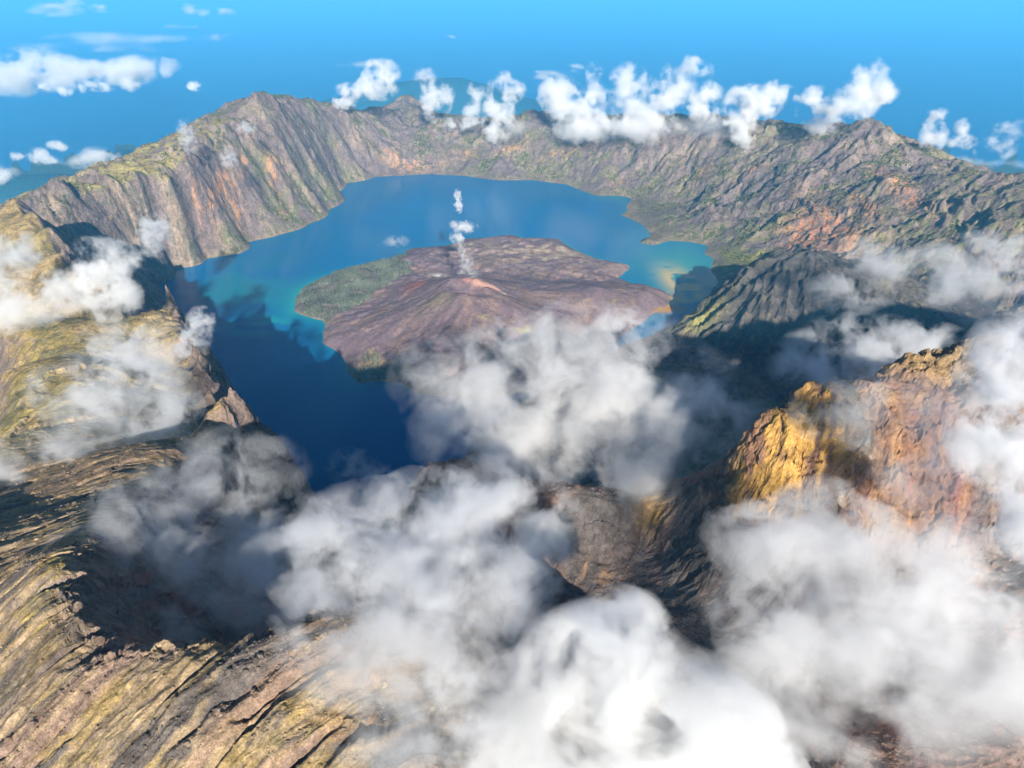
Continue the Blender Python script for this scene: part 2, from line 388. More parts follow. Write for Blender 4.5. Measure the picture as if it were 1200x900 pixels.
# near bare rock bands running down the flank
col = mix(col, (.078, .070, .068), lf*sstep(.13, .24, str1+.12*str3)*.92)
col = mix(col, (.085, .076, .074), lf*rv*.8)
col = mix(col, (.120, .092, .088), lf*sstep(.15, .3, -str1+.2*str3)*.75)
col = mix(col, (.215, .145, .105), lf*sstep(.26, .4, str2)*.6)
col = mix(col, (.300, .225, .130), lf*sstep(.15, .5, str3)*.5)
col = mix(col, (.250, .190, .100), lf*sstep(.3, .55, -str1)*.6)
col = mix(col, (.055, .050, .050), lf*sstep(.25, .45, -str2)*.5)
# summit rock: reds, ochres, grey scree
sm = near*(1-np.clip(lf, 0, 1))
col = mix(col, (.170, .112, .090), sm)
col = mix(col, (.200, .098, .072), sm*sstep(.0, .5, n3+.5*n2)*.7)
col = mix(col, (.080, .074, .074), sm*sstep(.1, .5, n2-.3*n3)*.7)
scr = blob(785,690,1205,80,240,.1)+blob(740,640,1190,130,90)+blob(720,612,1190,70,60)+blob(800,740,1190,90,160)
col = mix(col, (.080, .075, .075), np.clip(scr*1.5, 0, 1)*(.75+.25*nf))
col = mix(col, (.32, .20, .07), np.clip(blob(762,598,1225,22,30)*1.5, 0, 1))
col = mix(col, (.25, .14, .055), np.clip(blob(480,790,1380,60,60)+blob(690,670,1200,40,30)*.8, 0, 1)*sstep(-.3, .3, nf+n3)*.85)
cm = np.clip(crag*1.2, 0, 1)
c2 = np.empty_like(col); c2[:] = (.175, .100, .066)
c2 = mix(c2, (.095, .066, .060), sstep(-.05, .4, n3)*.85)
c2 = mix(c2, (.260, .165, .080), sstep(.2, .55, -n3+.5*nf)*.6)
c2 = mix(c2, (.110, .100, .100), sstep(.1, .45, n2)*.6)
c2 = mix(c2, (.210, .082, .062), blob(1080,560,1400,80,110)*sstep(-.2, .4, n3+.5*nf)*.75)
c2 = mix(c2, (.34, .205, .060), np.clip(blob(912,545,1410,48,70)*1.5+blob(945,495,1440,34,40)*1.5+blob(985,490,1460,50,45)*.8+blob(890,575,1380,30,40), 0, 1)*sstep(-.3, .25, n3+.7*nf+.08))
c2 = mix(c2, (.36, .33, .28), np.clip(blob(1020,515,1420,10,6)*1.6+blob(985,575,1340,7,9)*1.3, 0, 1)*sstep(-.4, .2, nf))
c2 = mix(c2, (.20, .145, .075), blob(1120,420,1510,130,60)*.8)
col = col*(1-cm[..., None])+c2*cm[..., None]
# dark ribbed hill
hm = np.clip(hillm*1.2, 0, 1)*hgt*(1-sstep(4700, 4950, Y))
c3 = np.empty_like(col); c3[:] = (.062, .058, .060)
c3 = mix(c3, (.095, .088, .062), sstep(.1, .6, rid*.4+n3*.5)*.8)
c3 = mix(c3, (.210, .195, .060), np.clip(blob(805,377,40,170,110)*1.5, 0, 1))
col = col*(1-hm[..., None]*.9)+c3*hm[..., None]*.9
# lowlands
lw = sstep(-300, -1200, Z)
col = mix(col, (.045, .060, .030), lw)
col *= (1+.22*np.clip(nf, -1, 1)+.12*np.clip(n3, -1, 1))[..., None]
col = np.clip(col, .015, .6)

# ------------------------------------------------------------------ mesh helpers
def grid_mesh(name, X, Y, Z, mask=None, col=None, mat=None, smooth=True, extra=None):
    nr, na = X.shape
    idx = np.arange(nr*na).reshape(nr, na)
    q = np.stack([idx[:-1, :-1], idx[:-1, 1:], idx[1:, 1:], idx[1:, :-1]], -1).reshape(-1, 4)
    if mask is not None: q = q[mask.reshape(-1)]
    used = np.zeros(nr*na, bool); used[q.ravel()] = True
    remap = np.cumsum(used)-1; q = remap[q]
    co = np.stack([X.ravel()[used], Y.ravel()[used], Z.ravel()[used]], -1).astype(np.float32)
    me = bpy.data.meshes.new(name)
    me.vertices.add(len(co)); me.vertices.foreach_set('co', co.ravel())
    me.loops.add(q.size); me.loops.foreach_set('vertex_index', q.ravel().astype(np.int32))
    me.polygons.add(len(q)); me.polygons.foreach_set('loop_start', np.arange(0, q.size, 4, dtype=np.int32))
    try: me.polygons.foreach_set('loop_total', np.full(len(q), 4, np.int32))
    except Exception: pass
    me.polygons.foreach_set('use_smooth', np.full(len(q), smooth, bool))
    if col is not None:
        a = me.attributes.new('tint', 'FLOAT_COLOR', 'POINT')
        c4 = np.ones((len(co), 4), np.float32); c4[:, :3] = col.reshape(-1, 3)[used]; a.data.foreach_set('color', c4.ravel())
    me.update(calc_edges=True)
    o = bpy.data.objects.new(name, me); C.objects.link(o)
    if mat: me.materials.append(mat)
    return o
def raw_mesh(name, co, faces_flat, nside, mat=None, smooth=False, col=None):
    me = bpy.data.meshes.new(name); f = np.asarray(faces_flat, np.int32).reshape(-1, nside); co = np.asarray(co, np.float32)
    me.vertices.add(len(co)); me.vertices.foreach_set('co', co.ravel())
    me.loops.add(f.size); me.loops.foreach_set('vertex_index', f.ravel())
    me.polygons.add(len(f)); me.polygons.foreach_set('loop_start', np.arange(0, f.size, nside, dtype=np.int32))
    try: me.polygons.foreach_set('loop_total', np.full(len(f), nside, np.int32))
    except Exception: pass
    me.polygons.foreach_set('use_smooth', np.full(len(f), smooth, bool))
    if col is not None:
        a = me.attributes.new('tint', 'FLOAT_COLOR', 'POINT'); c4 = np.ones((len(co), 4), np.float32); c4[:, :3] = col; a.data.foreach_set('color', c4.ravel())
    me.update(calc_edges=True)
    o = bpy.data.objects.new(name, me); C.objects.link(o)
    if mat: me.materials.append(mat)
    return o
class NT:
    def __init__(s, name):
        s.m = bpy.data.materials.new(name); s.m.use_nodes = True; s.t = s.m.node_tree; s.t.nodes.clear()
        s.out = s.n('ShaderNodeOutputMaterial')
    def n(s, t, **k):
        o = s.t.nodes.new(t)
        for a, v in k.items(): setattr(o, a, v)
        return o
    def l(s, a, b): s.t.links.new(a, b)
    def math(s, op, a, b=None, c=None, clamp=False):
        o = s.n('ShaderNodeMath', operation=op, use_clamp=clamp)
        for i, v in enumerate((a, b, c)):
            if v is None: continue
            if isinstance(v, (int, float)): o.inputs[i].default_value = v
            else: s.l(v, o.inputs[i])
        return o.outputs[0]

def ground_mat(name, scales, bump, rough=.95, var=.35):
    t = NT(name); b = t.n('ShaderNodeBsdfPrincipled'); b.inputs['Roughness'].default_value = rough; b.inputs['Specular IOR Level'].default_value = .08
    at = t.n('ShaderNodeAttribute', attribute_name='tint'); geo = t.n('ShaderNodeNewGeometry')
    hsum = None; v = None
    for i, (sc, amp) in enumerate(scales):
        nz = t.n('ShaderNodeTexNoise'); nz.inputs['Scale'].default_value = 1.0/sc; nz.inputs['Detail'].default_value = 4; nz.inputs['Roughness'].default_value = .65
        t.l(geo.outputs['Position'], nz.inputs['Vector'])
        h = t.math('MULTIPLY', nz.outputs['Fac'], amp*sc)
        hsum = h if hsum is None else t.math('ADD', hsum, h)
        c = t.math('MULTIPLY_ADD', nz.outputs['Fac'], var*3.2, 1-var*1.6); c = t.math('MAXIMUM', c, .25)
        v = c if v is None else t.math('MULTIPLY', v, c)
    mx = t.n('ShaderNodeVectorMath', operation='SCALE'); t.l(at.outputs['Color'], mx.inputs[0]); t.l(v, mx.inputs['Scale'])
    t.l(mx.outputs[0], b.inputs['Base Color'])
    bp = t.n('ShaderNodeBump'); bp.inputs['Strength'].default_value = bump; bp.inputs['Distance'].default_value = 1.0
    t.l(hsum, bp.inputs['Height']); t.l(bp.outputs[0], b.inputs['Normal'])
    t.l(b.outputs[0], t.out.inputs['Surface'])
    return t.m
M_near = ground_mat('near_rock', [(9, .25), (2.0, .4), (.9, .3)], .8, var=.55)
M_far = ground_mat('wall_rock', [(70, .3), (22, .4), (9, .4)], .9, var=.5)

def setk(o, kind, label=None, cat=None, group=None):
    if kind: o['kind'] = kind
    if label: o['label'] = label
    if cat: o['category'] = cat
    if group: o['group'] = group
    return o

# split the sheet into its hills so that each is an object of its own
fm = lambda a: a[:-1, :-1]
Xf, Yf, Zf = fm(X), fm(Y), fm(Z)
is_hill = (fm(hm) > .5)
is_near = ~is_hill & (fm(dist) < 1500)
is_far = ~is_hill & ~is_near
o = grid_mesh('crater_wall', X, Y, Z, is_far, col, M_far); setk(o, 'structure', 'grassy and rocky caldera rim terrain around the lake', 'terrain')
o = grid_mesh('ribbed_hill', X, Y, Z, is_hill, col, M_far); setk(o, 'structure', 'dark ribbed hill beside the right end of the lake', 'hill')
o = grid_mesh('summit_terrain', X, Y, Z, is_near, col, M_near, False); setk(o, 'structure', 'bare summit slopes and crater edge in front of the lake', 'terrain')
print('terrain', round(time.time()-T0, 1))

# ------------------------------------------------------------------ lake
def inside(poly, X, Y):
    r = np.zeros(X.shape, bool); k = len(poly); j = k-1
    for i in range(k):
        xi, yi = poly[i]; xj, yj = poly[j]
        c = ((yi > Y) != (yj > Y)) & (X < (xj-xi)*(Y-yi)/(yj-yi+1e-9)+xi); r ^= c; j = i
    return r
def seg_dist(poly, X, Y, closed=True):
    best = np.full(X.shape, 1e12); k = len(poly)
    for i in range(k if closed else k-1):
        a = poly[i]; b = poly[(i+1) % k]; d = (b[0]-a[0], b[1]-a[1]); L2 = d[0]**2+d[1]**2+1e-9
        t = np.clip(((X-a[0])*d[0]+(Y-a[1])*d[1])/L2, 0, 1)
        best = np.minimum(best, (X-a[0]-t*d[0])**2+(Y-a[1]-t*d[1])**2)
    return np.sqrt(best)

ISLE = z_([(346,352),(352,340),(372,328),(400,318),(440,308),(470,300),(480,293),(497,292),(520,289),(545,281),(572,279),(600,277),(615,281),(640,281),(655,281),(668,290),(690,300),(705,305),(735,311),(738,317),
  (722,326),(748,335),(778,342),(790,347),(783,357),(768,366),(748,380),(720,402),(690,428),(640,455),(560,470),(500,462),(468,448),(440,447),(416,449),(410,435),(396,415),(380,402),(382,385),(376,376),(362,372),(348,364)], 0)
IS = np.array(ISLE)[:, :2]
# smooth the coast a little and roughen it
def rough(poly, n=6, amp=25, seed=3):
    out = []
    for i in range(len(poly)):
        a = poly[i]; b = poly[(i+1) % len(poly)]
        for k in range(n): out.append(a+(b-a)*k/n)
    out = np.array(out); s = np.arange(len(out))
    out[:, 0] += fbm(s*1.0, s*0+3.3, 7, 4, seed)*amp; out[:, 1] += fbm(s*1.0, s*0+9.3, 7, 4, seed+5)*amp
    return out
ISR = rough(IS, 6, 22)
st = 13.0
gx_ = np.arange(IS[:, 0].min()-120, IS[:, 0].max()+120, st); gy_ = np.arange(IS[:, 1].min()-120, IS[:, 1].max()+120, st)
IX, IY = np.meshgrid(gx_, gy_); IX = IX.T.copy(); IY = IY.T.copy()   # axis 0 = x
IX, IY = np.meshgrid(gx_, gy_, indexing='xy')
ins = inside(ISR, IX, IY); sd = seg_dist(ISR, IX, IY)*np.where(ins, 1, -1)
IZ = np.where(sd > 0, 34*(1-np.exp(-np.maximum(sd, 0)/45))+.03*np.maximum(sd, 0), sd*.35)
top = Pz(545, 330, 345)
rr = np.hypot(IX-top[0], IY-top[1]); th = np.arctan2(IY-top[1], IX-top[0])
wob = 1+.10*np.sin(th*2+1)+.06*np.sin(th*5)+.08*fbm(IX, IY, 400, 3, 401)
cone = 320*np.exp(-(rr*wob/560)**1.25)
cone2 = np.clip(1-rr*wob/900, 0, 1)**1.65*360
craterr = 120*np.exp(-((rr/105))**2)+40*np.exp(-(((IX-top[0]-90)/120)**2+((IY-top[1]+70)/60)**2))
cone = cone2-craterr
p2 = Pz(700, 340, 150); r2 = np.hypot((IX-p2[0])/1.35, IY-p2[1]); cone = np.maximum(cone, 0)+np.clip(1-r2/520, 0, 1)**1.3*120
p3 = Pz(505, 352, 230); r3 = np.hypot(IX-p3[0], IY-p3[1]); cone -= 30*np.exp(-(r3/90)**2)
m_is = sstep(-20, 160, sd)
lob = fbm(IX+fbm(IX, IY, 260, 3, 601)*90, IY+fbm(IX, IY, 260, 3, 607)*90, 620, 5, 611, .48)
lob2 = sstep(.0, .06, lob)*.5+sstep(.28, .33, lob)*.5
IZ = IZ+cone*m_is+lob2*26*sstep(30, 200, sd)*np.exp(-np.maximum(cone, 0)/90)
igy, igx = np.gradient(IZ, st)
lava = fbm(IX, IY, 190, 6, 411, .55, st*.9, True)
e1, er = erode(IX, IY, igx, igy, [(170, 14), (86, 9), (44, 5)], m_is, st*.8, 431)
flat = np.exp(-cone/60)
IZ = IZ+(e1*(1-flat*.6)+(lava*6+fbm(IX, IY, 60, 3, 451, .6, st*.9)*4)*m_is*(.35+.65*flat))
igy, igx = np.gradient(IZ, st)
iu, iv = proj(IX, IY, IZ)
ipick = picker(IX, IY, IZ)
def iblob(u, v, z, rx, ry=None, rot=0):
    c = ipick(u, v); ry = ry or rx; dx = IX-c[0]; dy = IY-c[1]; k, s = math.cos(rot), math.sin(rot)
    return np.exp(-(((dx*k+dy*s)/rx)**2+((-dx*s+dy*k)/ry)**2)).astype(np.float32)
ic = np.empty(IX.shape+(3,), np.float32); ic[:] = (.205, .142, .158)
i1 = fbm(IX, IY, 300, 5, 461); i2 = fbm(IX, IY, 80, 5, 471, .6)
ic = mix(ic, (.255, .175, .150), sstep(-.2, .5, i1))
ic = mix(ic, (.140, .108, .125), sstep(.0, .6, i2)*.7)
ic = mix(ic, (.125, .092, .104), lob2*sstep(-.5, .3, i2)*.75)
ic = mix(ic, (.120, .085, .095), sstep(60, 200, cone)*sstep(-.4, .4, i2+.3*i1)*.45)
ic = mix(ic, (.340, .280, .205), np.clip(iblob(650,300,20,620,330)+iblob(560,285,20,300,120)*.6, 0, 1)*sstep(-.3, .4, i2+.4*i1)*.85)
ic = mix(ic, (.330, .130, .100), np.clip(iblob(487,332,240,80,150)*1.3, 0, 1)*.85)
ic = mix(ic, (.200, .165, .105), np.clip(iblob(512,350,230,120,90)*1.1, 0, 1)*.7)
ic = mix(ic, (.260, .115, .095), np.clip(iblob(650,388,40,120,70), 0, 1)*.7)
ic = mix(ic, (.46, .23, .17), np.clip(iblob(552,324,260,70,50)*1.3+iblob(575,334,260,80,45)*1.3, 0, 1)*sstep(-.5, .2, i2)*.85)
ic = mix(ic, (.60, .55, .50), np.clip(iblob(512,321,300,60,34)*1.2+iblob(593,343,200,30,22)+iblob(548,318,270,70,60)*1.3, 0, 1)*sstep(-.3, .2, i2+.2))
ic = mix(ic, (.33, .29, .09), np.clip(iblob(615,385,60,75,40)+iblob(570,372,90,40,20)*.8+iblob(725,352,40,60,35)*.7, 0, 1)*sstep(-.2, .3, i2))
ic = mix(ic, (.50, .30, .24), np.clip(iblob(566,330,0,75,38,-.5)*1.4+iblob(585,338,0,60,30,-.5)*1.2, 0, 1)*sstep(-.6, .1, i2)*.8)
ic = mix(ic, (.62, .58, .54), np.clip(iblob(552,322,0,60,40)*1.2, 0, 1)*sstep(-.2, .3, i2+.15))
wood = np.clip(np.maximum(iblob(415,338,20,330,250,0)*1.25, 0)*(iu < 478)*sstep(-.05, .0, (iv-0)/1e3)+0, 0, 1)
FOR_A = [Pz(*p, 15)[:2] for p in ((346,352),(352,340),(400,317),(440,308),(468,302),(484,318),(478,330),(452,345),(420,360),(395,374),(380,376),(362,371))]
FOR_B = [Pz(*p, 25)[:2] for p in ((414,446),(412,432),(424,418),(440,404),(480,404),(545,398),(590,405),(560,425),(500,430),(470,446),(440,446))]
FA = inside(np.array(FOR_A), IX+fbm(IX, IY, 120, 3, 481)*60, IY+fbm(IX, IY, 120, 3, 491)*60); FB = inside(np.array(FOR_B), IX+fbm(IX, IY, 120, 3, 483)*50, IY+fbm(IX, IY, 120, 3, 493)*50)
ic[FA] = ic[FA]*.3+np.array((.12, .125, .095))*.7
FB = FB & (IZ < 62)
ic[FB] = ic[FB]*.4+np.array((.25, .20, .085))*.6
ic = mix(ic, (.29, .18, .07), np.clip(iblob(770,362,5,150,60), 0, 1)*(1-sstep(5, 22, IZ)))
ic = mix(ic, (.24, .20, .15), (1-sstep(3, 11, np.abs(IZ-3)))*.7*sstep(-.1, .4, i1))
ic *= (.84*(1+.25*np.clip(i2, -1, 1)))[..., None]; ic = np.clip(ic, .012, .6)
M_isle = ground_mat('lava_rock', [(30, .35), (11, .4)], .8, var=.4)
o = grid_mesh('volcanic_island', IX, IY, IZ, (IZ > -25)[:-1, :-1], ic, M_isle); setk(o, 'structure', 'purple brown volcanic cone island in the crater lake', 'island')

# lake surface with depth tint
ls = 30.0
lx, ly = np.arange(SH[:, 0].min()-350, SH[:, 0].max()+350, ls), np.arange(SH[:, 1].min()-350, SH[:, 1].max()+350, ls)
LX, LY = np.meshgrid(lx, ly)
lins = inside(SH, LX, LY); lsd = seg_dist(SH, LX, LY)*np.where(lins, 1, -1)
isd = seg_dist(ISR, LX, LY); l1 = fbm(LX, LY, 600, 5, 501); l2 = fbm(LX, LY, 180, 4, 511)
lc = np.empty(LX.shape+(3,), np.float32); lc[:] = (.0005, .105, .265)
def lblob(u, v, rx, ry=None, rot=0):
    c = Pz(u, v, 0); ry = ry or rx; dx = LX-c[0]; dy = LY-c[1]; k, s = math.cos(rot), math.sin(rot)
    return np.exp(-(((dx*k+dy*s)/rx)**2+((-dx*s+dy*k)/ry)**2)).astype(np.float32)
lc = mix(lc, (.002, .105, .235), sstep(-.2, .6, l1)*.6)
lc = mix(lc, (.004, .165, .225), np.clip(lblob(270,345,500,650,.5)*1.1, 0, 1)*sstep(-.35, .3, l1)*.75)
lc = mix(lc, (.010, .260, .260), np.clip(lblob(300,380,260,170)*1.2, 0, 1)*sstep(-.1, .5, l2+.3)*.8)
lc = mix(lc, (.015, .300, .270), np.exp(-isd/55)*np.clip(lblob(350,350,420,420)*1.5, 0, 1)*.9)
lc = mix(lc, (.008, .200, .240), np.exp(-isd/40)*.5)
lc = mix(lc, (.010, .210, .200), np.clip(lblob(810,320,420,800)*1.1, 0, 1)*.8)
pl = np.clip(lblob(800,332,130,330,.12)*1.5+lblob(782,352,170,110)*1.2, 0, 1)*sstep(-.5, .25, l2+.15)
lc = mix(lc, (.48, .36, .15), pl*.95)
lc = mix(lc, (.42, .21, .04), np.clip(lblob(776,362,160,70)*1.3, 0, 1))
lc = mix(lc, (.02, .16, .17), np.exp(-np.maximum(lsd, 0)/30)*.4)
t = NT('lake_water'); b = t.n('ShaderNodeBsdfPrincipled'); at = t.n('ShaderNodeAttribute', attribute_name='tint')
t.l(at.outputs['Color'], b.inputs['Base Color']); b.inputs['Roughness'].default_value = .18; b.inputs['IOR'].default_value = 1.33; b.inputs['Specular IOR Level'].default_value = .15
geo = t.n('ShaderNodeNewGeometry'); nz = t.n('ShaderNodeTexNoise'); nz.inputs['Scale'].default_value = .03; nz.inputs['Detail'].default_value = 5
t.l(geo.outputs['Position'], nz.inputs['Vector']); bp = t.n('ShaderNodeBump'); bp.inputs['Strength'].default_value = .12; bp.inputs['Distance'].default_value = 3
t.l(nz.outputs['Fac'], bp.inputs['Height']); t.l(bp.outputs[0], b.inputs['Normal']); t.l(b.outputs[0], t.out.inputs['Surface'])
o = grid_mesh('lake', LX, LY, LX*0, (lsd > -330)[:-1, :-1], lc, t.m); setk(o, 'structure', 'deep blue crater lake ringing the volcanic island', 'lake')

# sea
S = 260000.0
t = NT('sea_water'); b = t.n('ShaderNodeBsdfPrincipled'); b.inputs['Base Color'].default_value = (.002, .10, .24, 1); b.inputs['Specular IOR Level'].default_value = .2; b.inputs['Roughness'].default_value = .45; b.inputs['IOR'].default_value = 1.33
t.l(b.outputs[0], t.out.inputs['Surface'])
gx_ = np.linspace(-S, S, 41); SXg, SYg = np.meshgrid(gx_, gx_)
o = grid_mesh('sea', SXg, SYg, SXg*0-2055, None, None, t.m); setk(o, 'structure', 'hazy blue sea beyond the caldera rim', 'sea')

def hill_range(name, label, peaks, Yc, dep, base_z):
    xs = np.linspace(-1, 1, 90); ys = np.linspace(-1, 1, 24)
    x0, x1 = Py(peaks[0][0], 100, Yc)[0], Py(peaks[-1][0], 100, Yc)[0]
    GX_, GY_ = np.meshgrid((x0+x1)/2+(x1-x0)/2*xs, Yc+dep*ys)
    uu = [Py(p[0], 100, Yc)[0] for p in peaks]; hh_ = [Py(p[0], p[1], Yc)[2]-base_z for p in peaks]
    gz = base_z+np.interp(GX_, uu, hh_)*(1-ys[:, None]**2)**.8+fbm(GX_, GY_, dep*1.2, 4, 701)*dep*.025*(1-ys[:, None]**2)-40
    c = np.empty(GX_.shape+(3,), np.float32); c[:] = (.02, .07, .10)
    o = grid_mesh(name, GX_, GY_, gz, None, c, M_far); setk(o, 'structure', label, 'hills'); return o
hill_range('far_hills', 'faint blue coastal hills far beyond the rim', [(340,130),(370,119),(410,108),(440,98),(480,93),(505,90),(540,91),(565,99),(600,109),(640,121),(690,131)], 30000, 2500, -2050)
hill_range('coastal_lowland', 'dark blue lowland beyond the left rim', [(-160,212),(-60,204),(20,202),(60,206),(110,210),(160,214)], 13500, 1500, -2050)
# ------------------------------------------------------------------ conifers, shrubs, boulders
def zi(x, y):
    i = np.clip((y-IY[0, 0])/st, 0, IY.shape[0]-1.01); j = np.clip((x-IX[0, 0])/st, 0, IX.shape[1]-1.01)
    a = i.astype(int); b_ = j.astype(int); fi = i-a; fj = j-b_
    return (IZ[a, b_]*(1-fi)+IZ[a+1, b_]*fi)*(1-fj)+(IZ[a, b_+1]*(1-fi)+IZ[a+1, b_+1]*fi)*fj
def leaf_tint(t_name):
    t = NT(t_name); b = t.n('ShaderNodeBsdfPrincipled'); at = t.n('ShaderNodeAttribute', attribute_name='tint')
    t.l(at.outputs['Color'], b.inputs['Base Color']); b.inputs['Roughness'].default_value = .9; b.inputs['Specular IOR Level'].default_value = .1
    t.l(b.outputs[0], t.out.inputs['Surface']); return t.m
M_leaf = leaf_tint('conifer_needles')
def cones(name, px, py, pz, hh, tint, mat, k=6):
    n = len(px); a = np.arange(k)*2*math.pi/k; vs = []; fs = []; cs = []
    ph = rng.random(n)*6.28
    V = np.zeros((n, 2*(k+1), 3), np.float32); 
    for lvl, (b0, t0, w) in enumerate(((.08, .68, .27), (.42, 1.0, .18))):
        o0 = lvl*(k+1)
        jit = .75+.5*rng.random((n, k))
        V[:, o0:o0+k, 0] = px[:, None]+np.cos(a+ph[:, None])*hh[:, None]*w*jit; V[:, o0:o0+k, 1] = py[:, None]+np.sin(a+ph[:, None])*hh[:, None]*w*jit; V[:, o0:o0+k, 2] = (pz+hh*b0)[:, None]
        V[:, o0+k, 0] = px; V[:, o0+k, 1] = py; V[:, o0+k, 2] = pz+hh*t0
    off = np.arange(n)[:, None]*(2*(k+1)); f = []
    for lvl in (0, 1):
        o0 = lvl*(k+1)
        for i in range(k): f.append(np.concatenate([off+o0+i, off+o0+(i+1) % k, off+o0+k], 1))
    f = np.stack(f, 1).reshape(-1, 3)
    c = np.repeat(tint, 2*(k+1), 0)
    return raw_mesh(name, V.reshape(-1, 3), f, 3, mat, False, c)
def scatter_in(mask_poly, nmax, jit):
    P = np.array(mask_poly); x = rng.uniform(P[:, 0].min()-60, P[:, 0].max()+60, nmax); y = rng.uniform(P[:, 1].min()-60, P[:, 1].max()+60, nmax)
    m = inside(P, x+fbm(x, y, 120, 3, 481+jit)*60, y+fbm(x, y, 120, 3, 491+jit)*60); return x[m], y[m]
xa, ya = scatter_in(FOR_A, 26000, 0); xb, yb = scatter_in(FOR_B, 7000, 2)
thin = (fbm(xb, yb, 130, 3, 521) > .05) & (rng.random(len(xb)) < .7) & (zi(xb, yb) < 66); xb, yb = xb[thin], yb[thin]
ka = (fbm(xa, ya, 170, 4, 541, .6) < .28) & ((fbm(xa, ya, 60, 3, 547) < .35) | (rng.random(len(xa)) < .3)); xa, ya = xa[ka], ya[ka]
for nm, (x, y), lab in (('conifer_forest', (xa, ya), 'dense grey green conifer wood on the left end of the island'), ('conifer_grove', (xb, yb), 'scattered conifers among yellow grass on the near shore of the island')):
    z = zi(x, y); k = z > 3; x, y, z = x[k], y[k], z[k]
    hh = rng.uniform(11, 23, len(x)); tn = np.array((.078, .090, .070))*(.55+.8*rng.random((len(x), 1)))*(1+.5*fbm(x, y, 160, 3, 533))[:, None]
    o = cones(nm, x, y, z-1, hh, tn, M_leaf); setk(o, 'stuff', lab, 'forest')

def zt(x, y):     # terrain height by inverse of the polar grid
    r = np.hypot(x, y-CY0); a = np.arctan2(x, y-CY0)
    i = np.interp(r, rad, np.arange(NR)); j = np.interp(a, ang, np.arange(NA))
    i = np.clip(i, 0, NR-1.01); j = np.clip(j, 0, NA-1.01); i0 = i.astype(int); j0 = j.astype(int); fi = i-i0; fj = j-j0
    return (Z[i0, j0]*(1-fi)+Z[i0+1, j0]*fi)*(1-fj)+(Z[i0, j0+1]*(1-fi)+Z[i0+1, j0+1]*fi)*fj
def sample_grid(weight, cnt):
    area = RR*RR; w = (weight*area*(np.abs(AA) < R(50))).ravel(); w = np.maximum(w, 0); cw = np.cumsum(w); q = np.searchsorted(cw, rng.random(cnt)*cw[-1])
    return np.minimum(q, w.size-1)
def lumps(name, q, size, tint, mat, squash=(.6, 1.0)):
    """irregular octahedral lumps, two rings"""
    n = len(q); x = X.ravel()[q]+rng.normal(0, 1, n)*RES.ravel()[q]; y = Y.ravel()[q]+rng.normal(0, 1, n)*RES.ravel()[q]; z = zt(x, y)
    k = 6; a = np.arange(k)*2*math.pi/k; V = np.zeros((n, 2*k+1, 3), np.float32); ph = rng.random((n, 1))*6.28
    sq = rng.uniform(*squash, n)
    for l, (w, h0) in enumerate(((1.0, -.15), (.72, .55))):
        j = .65+.7*rng.random((n, k))
        V[:, l*k:l*k+k, 0] = x[:, None]+np.cos(a+ph+l*.5)*size[:, None]*w*j; V[:, l*k:l*k+k, 1] = y[:, None]+np.sin(a+ph+l*.5)*size[:, None]*w*j
        V[:, l*k:l*k+k, 2] = (z+size*sq*h0)[:, None]+size[:, None]*(.35*(rng.random((n, k))-.5))
    V[:, 2*k, 0] = x; V[:, 2*k, 1] = y; V[:, 2*k, 2] = z+size*sq*.95
    off = np.arange(n)[:, None]*(2*k+1); f = []
    for i in range(k):
        i2_ = (i+1) % k
        f += [np.concatenate([off+i, off+i2_, off+k+i2_], 1), np.concatenate([off+i, off+k+i2_, off+k+i], 1), np.concatenate([off+k+i, off+k+i2_, off+2*k], 1)]
    f = np.stack(f, 1).reshape(-1, 3)
    return raw_mesh(name, V.reshape(-1, 3), f, 3, mat, False, np.repeat(tint, 2*k+1, 0))
wv = (1-.9*kng)*(1-near)*sstep(10, 60, Z)*(1-np.clip(outer, 0, 1))*(1-hm)*sstep(-.25, .5, n3+.6*n2+.35*veg-.15)*(Y > 3800)*(Y < 10300)*sstep(1.5, .6, SL)
q = sample_grid(wv*sstep(-.1, .6, -rid+.5*n2), 22000); nq = len(q)
sz = rng.uniform(3.5, 8.5, nq)*(.8+.4*np.clip(dist.ravel()[q]/7000, .5, 1.3))
tn = np.array((.052, .064, .028))*(.5+rng.random((nq, 1)))+np.array((.03, .026, .0))*rng.random((nq, 1))
M_shrub = leaf_tint('shrub_leaves')
o = lumps('shrubs', q, sz, tn, M_shrub, (.8, 1.3)); setk(o, 'stuff', 'dark green scrub dotted over the caldera walls', 'shrubs')
wr = near*(Z > 1000)*(.12+.7*sstep(.1, .4, str1)*lf+np.clip(scr, 0, 1)*1.2+.5*crag*0)*sstep(1.4, .5, SL)
q = sample_grid(wr/np.maximum(RR, 1), 26000); nq = len(q)
sz = np.exp(rng.normal(-.15, .55, nq))*.75; sz = np.clip(sz, .3, 4.5)
tn = col.reshape(-1, 3)[q]*(.7+.7*rng.random((nq, 1)))
M_rock = leaf_tint('boulder_rock')
o = lumps('rubble', q, sz, tn, M_rock, (.6, 1.0)); setk(o, 'stuff', 'loose grey and tan boulders strewn down the summit slopes', 'rubble')
print('scatter', round(time.time()-T0, 1))

